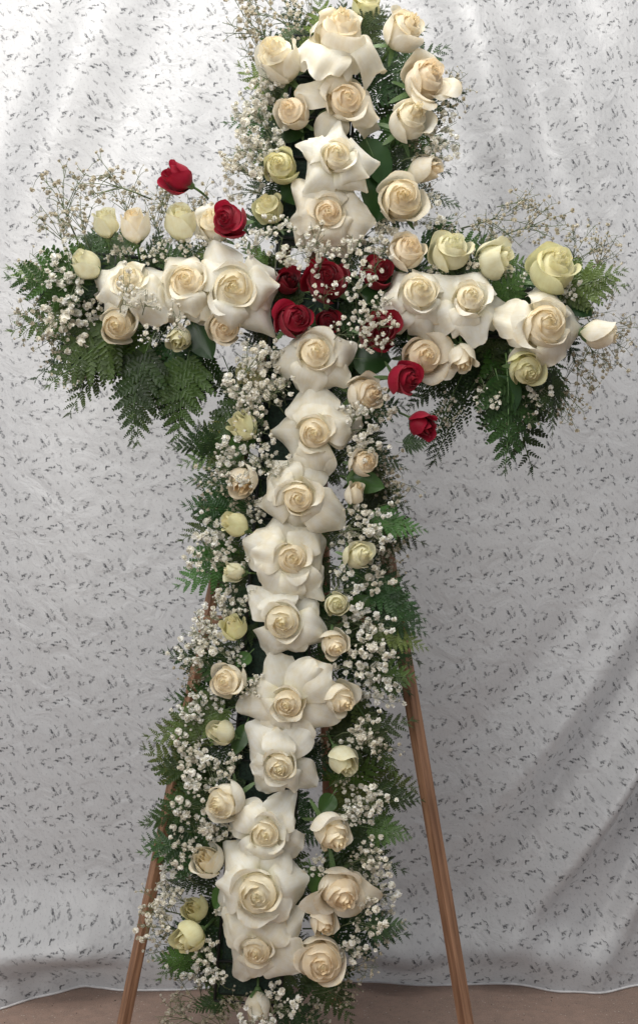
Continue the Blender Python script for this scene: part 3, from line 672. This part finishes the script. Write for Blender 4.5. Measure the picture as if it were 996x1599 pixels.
F = [ # base x,y, tip x,y, tone, narrow
 (190,450,12,440,'m'),(200,480,12,482,'m'),(190,430,60,425,'m'),(230,500,35,540,'d'),(230,500,75,608,'m'),(260,510,172,672,'m'),(300,520,266,682,'d'),(290,500,225,640,'d'),(250,490,120,585,'m'),
 (240,400,95,378,'m'),(330,540,310,640,'d'),(350,560,385,650,'d'),(200,380,110,350,'m',1),
 (400,690,280,708,'l'),(400,720,300,662,'l'),(410,740,285,745,'m'),(400,700,322,655,'l'),(410,780,275,822,'m'),(410,800,290,795,'d'),(400,850,288,932,'m'),(400,870,300,880,'d'),(400,900,330,990,'d'),(400,860,300,840,'m'),
 (390,1040,250,1048,'d'),(390,1090,262,1100,'m'),(380,1130,236,1135,'m'),(360,1240,219,1178,'m'),(350,1270,225,1275,'m'),(350,1320,220,1330,'m'),(360,1200,240,1215,'d'),(360,1350,245,1370,'d'),(350,1440,238,1500,'m'),(370,1480,345,1596,'m'),(380,1440,260,1450,'d'),
 (390,1500,300,1540,'m'),(400,1500,330,1575,'l',1),(450,1500,420,1590,'m'),(470,1480,553,1597,'d'),(470,1480,520,1560,'d'),(480,1450,628,1446,'d'),(480,1400,600,1415,'d'),
 (500,160,460,-10,'d'),(500,120,495,20,'d'),(500,190,350,170,'m'),(500,180,365,120,'m'),(500,240,375,235,'m'),(500,260,385,300,'d'),(480,150,400,60,'d'),(560,190,724,166,'d'),(560,150,690,60,'d'),(570,200,700,215,'m'),(560,260,700,318,'d',1),(570,230,690,265,'d'),(560,120,640,10,'d'),
 (560,320,640,340,'d'),(520,140,570,-5,'d'),(470,300,400,370,'d'),
 (800,450,976,410,'m'),(800,470,932,480,'m'),(760,500,850,668,'m'),(780,500,806,740,'d'),(740,500,885,640,'m'),(800,500,925,600,'m'),(790,520,662,706,'d',1),(770,500,655,668,'d',1),(720,500,700,630,'d'),(700,480,760,620,'d'),(650,420,760,360,'m'),(740,440,830,400,'m'),(650,400,700,330,'d'),
 (700,560,640,640,'d'),(750,480,700,600,'m'),(830,480,905,560,'d'),(790,400,720,390,'d'),
 (520,740,640,790,'d'),(520,790,655,838,'d'),(520,830,640,860,'d'),(510,880,640,920,'d'),(510,920,658,962,'d'),(510,950,660,995,'d'),(510,970,645,1020,'d'),(500,1000,640,1075,'d'),(510,1040,642,1192,'m',1),(500,1080,630,1205,'d'),(490,1150,640,1150,'d'),
 (490,1200,648,1268,'m'),(480,1260,640,1300,'m'),(480,1300,625,1350,'d'),(490,1220,600,1220,'m'),(480,1350,620,1385,'d'),(540,660,610,700,'d'),(530,640,640,640,'d'),(530,600,600,560,'d'),(540,690,640,720,'d'),
]
F2 = [(240,520,172,672),(300,530,262,684),(200,500,78,606),(180,430,38,432),(620,690,668,700),(850,470,972,412),(860,560,860,668),(240,470,165,385),(300,460,245,378),(350,440,310,378),(420,430,385,372),(530,120,490,-8),(540,100,555,-12),(530,90,600,5),(700,470,740,392),(770,480,815,418),(560,900,662,960),(560,930,664,985),(570,960,655,1022),(560,800,655,836),(570,1230,650,1266),(560,1290,640,1300),(560,1060,650,1045),(350,680,278,712),(380,1100,245,1135),(350,1240,222,1272),(340,1330,222,1328),(560,1450,630,1446),(790,560,806,735),(180,440,14,455),(420,600,300,690),(330,1500,240,1505)]
for q in F2: frond(q[0], q[1], q[2], q[3], y0=-0.04, y1=-0.075, tone=frg.choice('ddm'))
for q in F:
    frond(q[0], q[1], q[2], q[3], y0=0.01 + frg.uniform(-.015, .015), y1=-0.03 + frg.uniform(-.02, .05), tone=q[4], narrow=len(q) > 5)
# short fronds packed close round the foam, between and behind the roses
def axis_x(py): return 478 - 0.083 * (py - 468)
py = 40
while py < 1560:
    for sd in (-1, 1):
        x0 = axis_x(py) + sd * 25; tx = axis_x(py) + sd * frg.uniform(85, 125); ty = py + frg.uniform(-20, 60)
        frond(x0, py, tx, ty, y0=-0.02, y1=-0.035 + frg.uniform(-.01, .03), tone='d')
    py += 46
for px in range(140, 880, 44):
    if 430 < px < 530: continue
    cy = 468 + 0.083 * (px - 478)
    for sd in (-1, 1):
        frond(px, cy + sd * 15, px + frg.uniform(-35, 35), cy + sd * frg.uniform(78, 105), y0=-0.02, y1=-0.03 + frg.uniform(-.01, .03), tone='d')
for (a, b) in ((30, 90), (150, 210), (210, 330), (330, 20), (60, 250), (120, 300), (270, 0), (190, 45), (0, 140)):
    r1 = R(a); frond(500 + 15 * math.cos(r1), 470 + 15 * math.sin(r1), 505 + 95 * math.cos(r1), 470 + 90 * math.sin(r1), y0=-0.03, y1=-0.045, tone='d')

# ------------------------------------------------------------------ broad leaves
def broad_leaf(px, py, tx, ty, wid, y0, tone, label):
    a = P(px, py, y0); b = P(tx, ty, y0 - 0.012); d = b - a; L = d.length; d.normalize()
    nrm = Vector((frg.uniform(-.5, .5), -1, frg.uniform(0, .6))); X = d.cross(nrm).normalized(); Z = X.cross(d)
    m = Matrix((X, d, Z)).transposed().to_4x4(); m.translation = a
    rt = empty('broad_leaf', m); tag(rt, label, 'leaf', 'broad leaves of the flower cross')
    W = wid / 2000.0; c = GREENS[tone]
    def f(u, v):
        g = math.sin(math.pi * v ** 0.8) ** 0.75
        return (u * W * g, L * v, 0.25 * W * abs(u) * g - 0.12 * L * v * v + 0.03 * W * math.sin(22 * v) * abs(u))
    o = obj('blade', grid_mesh('blade', f, 6, 10, LEAF), rt); o.color = (*c, 1)
    v2, f2 = [], []; tube(v2, f2, [Vector((0, L * k / 8 - .01, 0.0006 - 0.12 * L * (k/8) ** 2)) for k in range(8)], [0.0011 * (1 - k / 10) for k in range(8)], 5)
    obj('midrib', mesh('midrib', v2, f2, STEM), rt)
BL = [(570,215,605,290,52,'d','broad dark leaf between the star-shaped rose and the big round one'),
 (775,585,795,655,60,'d','broad dark leaf hanging under the right arm beside the yellow-centred rose'),
 (880,470,925,490,36,'d','pointed dark leaf above the bud at the right arm tip'),
 (480,190,410,215,48,'d','broad dark leaf under the small peach rose near the top'),
 (480,290,440,310,60,'d','broad dark leaf below the yellow-green rose near the top'),
 (590,270,590,345,60,'d','broad dark leaf left of the big round rose'),
 (300,500,330,560,50,'d','broad dark leaf between the two lower roses of the left arm'),
 (550,560,610,560,60,'d','broad shadowed leaf under the dark red roses'),
 (570,440,620,470,60,'d','broad dark leaf between the dark red roses and right arm'),
 (700,520,690,600,44,'d','broad dark leaf behind the closed hanging bud'),
 (540,745,600,760,40,'m','green leaf beside the small peach rose on the right side'),
 (550,960,575,930,34,'m','green leaf beside the smallest rose on the right side'),
 (385,1130,365,1180,26,'m','green leaf below the greenish bud on the lower left'),
 (390,1020,370,1040,24,'m','green leaf right of the bright green-tipped bud'),
 (355,1380,335,1420,30,'m','green leaf right of the upper yellow-green rose'),
 (520,1240,500,1270,30,'m','green leaf above the long rose on the lower right side'),
 (485,1350,510,1420,30,'m','green leaf right of the largest open rose'),
 (400,660,355,720,34,'m','green leaf under the green-tipped rose on the left side')]
for q in BL: broad_leaf(q[0], q[1], q[2], q[3], q[4], -0.045, q[5], q[6])

# ------------------------------------------------------------------ baby's breath
def floret(rg, vs, fs, c, r):
    """a tiny double flower: ruffled petals round a heart"""
    ax = Vector((rg.gauss(0, 1), rg.gauss(0, 1), rg.gauss(0, 1) + .8)).normalized()
    for k in range(11):
        d = Vector((rg.gauss(0, 1), rg.gauss(0, 1), rg.gauss(0, 1))).normalized() + ax * 0.35; d.normalize()
        s = d.cross(Vector((rg.gauss(0, 1), rg.gauss(0, 1), rg.gauss(0, 1)))).normalized(); t = d.cross(s)
        b = len(vs); w_ = r * rg.uniform(.55, .75)
        vs.extend([c + d * r * .15 - s * w_ * .5, c + d * r * .15 + s * w_ * .5, c + d * r * .78 + s * w_ + t * w_ * .25, c + d * r * 1.05 + t * w_ * .5, c + d * r * .78 - s * w_ + t * w_ * .1])
        fs.append((b, b+1, b+2, b+3, b+4))
    b = len(vs); q = r * .72
    vs.extend([c + Vector(v) * q for v in ((1,0,0),(-1,0,0),(0,1,0),(0,-1,0),(0,0,1),(0,0,-1))])
    for (i, j, k) in ((0,2,4),(2,1,4),(1,3,4),(3,0,4),(2,0,5),(1,2,5),(3,1,5),(0,3,5)): fs.append((b+i, b+j, b+k))
def sprig_proto(seed, nfl, fr, tight=1.0, buds=0.1):
    """unit sprig: base at the origin, growing along +Y to about 1.5, crown about the point (0,1,0)"""
    rg = random.Random(300 + seed); tv, tf, fv, ff = [], [], [], []
    main = [Vector((0, -0.3, -.5)), Vector((rg.uniform(-.05, .05), 0.1, -.2)), Vector((rg.uniform(-.1, .1), 0.6, -.05))]
    tube(tv, tf, main, [.022, .02, .016], 4)
    nb = 7; tips = []
    for b in range(nb):
        a = b * 2.4 + rg.uniform(-.3, .3)
        st = main[1].lerp(main[2], rg.uniform(.3, 1))
        e = Vector((math.cos(a) * rg.uniform(.3, .62), 1.0 + math.sin(a) * rg.uniform(.25, .55), rg.uniform(-.1, .35))) * 1
        e.x *= tight; mid = st.lerp(e, .5) + Vector((rg.uniform(-.06, .06), 0.04, rg.uniform(-.05, .08)))
        tube(tv, tf, [st, mid, e], [.013, .011, .008], 3, False); tips.append((st, mid, e))
    for k in range(nfl):
        st, mid, e = rg.choice(tips); s0 = mid.lerp(e, rg.uniform(0.0, 1))
        d = Vector((rg.gauss(0, 1), rg.gauss(.25, 1), rg.gauss(.2, .7))).normalized() * rg.uniform(.10, .42)
        p = s0 + d; m2 = s0 + d * .5 + Vector((0, 0.03, 0.02))
        tube(tv, tf, [s0, m2, p], [.008, .007, .006], 3, False)
        r = fr * (rg.uniform(.6, 1.2) if rg.random() > buds else rg.uniform(.3, .5))
        floret(rg, fv, ff, p, r)
    rt = bpy.data.objects.new('baby_breath_sprig', None); rt.empty_display_size = .02
    s = bpy.data.objects.new('stems', mesh('stems', tv, tf, TWIG)); s['kind'] = 'stuff'
    f = bpy.data.objects.new('florets', mesh('florets', fv, ff, FLORET, False)); f['kind'] = 'stuff'
    s.parent = rt; f.parent = rt
    return rt, [s, f]
SPARSE = [sprig_proto(40 + k, 15, .105, 1.1, .1) for k in range(3)]
DENSE = [sprig_proto(k, 27, .108, 1.1, .2) for k in range(6)]
LOOSE = [sprig_proto(20 + k, 42, .062, 1.25, .35) for k in range(4)]
brg = random.Random(11)
def sprig(px, py, rad, y, kind='d', bx=None, by=None):
    """crown centred on (px, py), stem coming from (bx, by) on the cross"""
    pr = brg.choice({'d': DENSE, 'f': SPARSE, 'l': LOOSE}[kind])
    if bx is None:
        if abs(py - 468 - .083 * (px - 478)) < 150 and abs(px - axis_x(py)) > 130: bx, by = px + (30 if px < 478 else -30), 468 + .083 * (px - 478)
        else: bx, by = axis_x(py), py + 60
    c = P(px, py, y); b = P(bx, by, 0.0)
    d = (c - b); d.y *= .35; d.normalize()
    nrm = Vector((brg.uniform(-.3, .3), -1, brg.uniform(-.2, .4))); X = d.cross(nrm).normalized(); Z = X.cross(d)
    s = rad / 1000.0 * 1.35
    m = (Matrix((X, d, Z)).transposed()).to_4x4() @ Matrix.Diagonal((s, s, s, 1)); m.translation = c - d * s
    rt = pr[0].copy(); C.objects.link(rt); rt.matrix_world = m
    if kind == 'l': t = brg.choice([(.72, .68, .59), (.78, .75, .68), (.62, .57, .47)])
    else: t = brg.choice([(.90, .89, .85), (.86, .84, .78), (.90, .90, .88)])
    for ch in pr[1]:
        o = ch.copy(); C.objects.link(o); o.parent = rt; o.color = (*t, 1)
    hd = {'d': ["white baby's breath sprig", "full white baby's breath sprig", "dense baby's breath sprig"], 'f': ["white baby's breath spray in front,", "scattered white baby's breath in front,"], 'l': ["airy dried baby's breath spray", "thin beige baby's breath spray", "loose baby's breath spray"]}[kind]
    tag(rt, place_words(px, py, hd), "baby's breath", "sprigs of baby's breath")
S = [ # px, py, radius, kind
 (372,35,52,'l'),(420,15,48,'l'),(390,75,40,'l'),(405,150,40,'d'),(380,175,36,'d'),(400,205,44,'d'),(375,235,40,'d'),(398,262,36,'d'),(380,290,38,'d'),(410,125,34,'d'),(420,228,30,'d'),(360,262,30,'d'),(455,45,34,'l'),
 (715,135,36,'l'),(690,170,36,'l'),(698,205,38,'d'),(675,235,34,'d'),(668,330,34,'d'),(650,215,26,'l'),(605,345,30,'d'),(672,300,26,'l'),
 (185,395,28,'d'),(240,392,28,'d'),(300,385,26,'d'),(255,375,24,'l'),(330,375,22,'d'),(470,10,30,'d'),(735,400,24,'d'),(680,425,20,'d'),(800,435,24,'d'),(400,560,36,'f'),(420,600,34,'f'),(385,610,30,'f'),(560,640,28,'f'),(600,500,30,'f'),(470,380,36,'f'),(440,350,30,'f'),(500,365,28,'f'),(545,385,34,'f'),(575,405,34,'f'),(560,440,36,'f'),(585,470,32,'f'),(575,505,34,'f'),(590,530,26,'f'),(495,400,34,'f'),(535,510,26,'f'),(440,395,30,'f'),(400,372,34,'f'),(500,455,24,'f'),(590,385,30,'d'),
 (95,290,48,'l'),(150,285,48,'l'),(85,340,44,'l'),(235,325,40,'l'),(190,300,40,'l'),(120,330,40,'l'),(300,315,34,'l'),(250,300,30,'l'),
 (95,410,42,'d'),(70,460,40,'l'),(55,510,42,'l'),(110,460,40,'d'),(100,510,42,'d'),(130,495,36,'d'),(90,550,40,'l'),(125,540,36,'d'),(145,470,30,'d'),(205,455,32,'f'),(235,470,26,'f'),(235,520,26,'f'),(270,560,26,'l'),(60,420,34,'l'),(285,500,26,'f'),(110,590,28,'l'),
 (385,560,38,'d'),(370,595,40,'d'),(410,610,40,'d'),(420,560,36,'d'),(385,635,36,'d'),(430,600,28,'d'),(365,690,36,'d'),(400,720,36,'d'),(440,735,30,'d'),(340,745,40,'l'),(320,775,36,'l'),(405,655,28,'f'),(350,720,30,'d'),(375,745,24,'f'),
 (330,830,36,'d'),(315,865,38,'d'),(345,870,30,'d'),(390,800,28,'d'),(370,780,30,'l'),(395,870,28,'d'),(350,930,30,'d'),(305,985,38,'d'),(325,1010,40,'d'),(290,1020,36,'d'),(380,940,26,'d'),(335,960,34,'d'),(360,1030,26,'d'),(300,1050,30,'l'),
 (320,1100,34,'d'),(290,1110,30,'d'),(385,1070,26,'d'),(295,1145,34,'d'),(290,1180,34,'d'),(315,1210,38,'d'),(345,1195,28,'d'),(300,1250,40,'d'),(320,1285,38,'d'),(290,1290,34,'d'),(345,1300,26,'d'),(380,1160,24,'l'),
 (280,1330,34,'d'),(265,1360,36,'d'),(240,1410,40,'l'),(235,1440,38,'d'),(265,1400,30,'d'),(250,1470,36,'l'),(285,1510,34,'d'),(290,1550,40,'l'),(265,1580,36,'l'),(330,1520,30,'d'),(330,1585,36,'l'),(440,1560,36,'d'),(400,1590,34,'d'),(470,1590,36,'l'),(500,1570,30,'l'),(360,1560,30,'l'),(310,1490,28,'d'),(350,1415,22,'d'),
 (560,660,36,'d'),(590,630,34,'d'),(575,690,36,'d'),(620,740,38,'l'),(600,720,34,'l'),(600,775,38,'l'),(590,810,40,'d'),(560,815,34,'d'),(620,830,32,'l'),(545,840,26,'d'),(590,850,30,'l'),(540,910,34,'d'),(585,900,36,'d'),(610,880,30,'l'),(570,955,38,'d'),(595,990,40,'d'),(560,1030,34,'d'),(590,1040,38,'d'),(610,1080,34,'d'),(575,1070,30,'d'),(600,940,30,'l'),
 (575,1130,36,'d'),(595,1150,32,'l'),(560,1150,26,'d'),(500,1150,24,'l'),(590,1240,34,'d'),(560,1250,34,'d'),(550,1270,26,'d'),(590,1330,34,'d'),(565,1345,32,'d'),(595,1385,36,'d'),(575,1430,36,'d'),(605,1440,34,'l'),(555,1470,32,'d'),(570,1500,30,'l'),(540,1540,30,'l'),(500,1350,24,'d'),(545,1210,26,'l'),
 (800,340,44,'l'),(760,350,38,'l'),(855,345,40,'l'),(905,375,42,'l'),(940,385,34,'l'),(830,310,30,'l'),(955,550,40,'l'),(975,520,34,'l'),(905,600,40,'l'),(885,640,38,'l'),(930,570,36,'l'),(815,650,34,'l'),(775,610,32,'l'),(700,640,30,'l'),(760,625,26,'d'),(920,480,30,'l'),(885,450,26,'d'),(600,370,30,'d'),(850,620,30,'d'),(690,350,28,'l'),(940,450,26,'l'),
]
for (px, py, rad, kd) in S:
    y = {'d': -0.060 + brg.uniform(-.02, .02), 'f': -0.135 + brg.uniform(-.01, .01), 'l': -0.02 + brg.uniform(-.03, .03)}[kd]
    if kd == 'f': sprig(px, py, rad, y, kd, px - 10 + brg.uniform(-40, 40), py + 60)
    else: sprig(px, py, rad, y, kd)

# ------------------------------------------------------------------ grit lying on the concrete
gv, gf = [], []; gr = random.Random(3)
for k in range(900):
    c = Vector((gr.uniform(-1.2, 1.2), gr.uniform(-0.5, 0.42), 0.0)); q = gr.uniform(.0006, .0018) * (2.0 if gr.random() < .06 else 1); b = len(gv)
    for v in ((1,0,0),(-.5,.9,0),(-.6,-.8,0),(.1,0,.9)): gv.append(c + Vector((v[0] * gr.uniform(.6, 1.3), v[1] * gr.uniform(.6, 1.3), v[2])) * q + Vector((0, 0, .0002)))
    gf += [(b, b+1, b+3), (b+1, b+2, b+3), (b+2, b, b+3)]
gt = obj('floor_grit', mesh('floor_grit', gv, gf, plain_mat('grit', (0.09, 0.07, 0.055), 0.9, 30, .5), False))
tag(gt, 'fine dark grit scattered over the brown concrete floor', 'grit', kind='stuff')
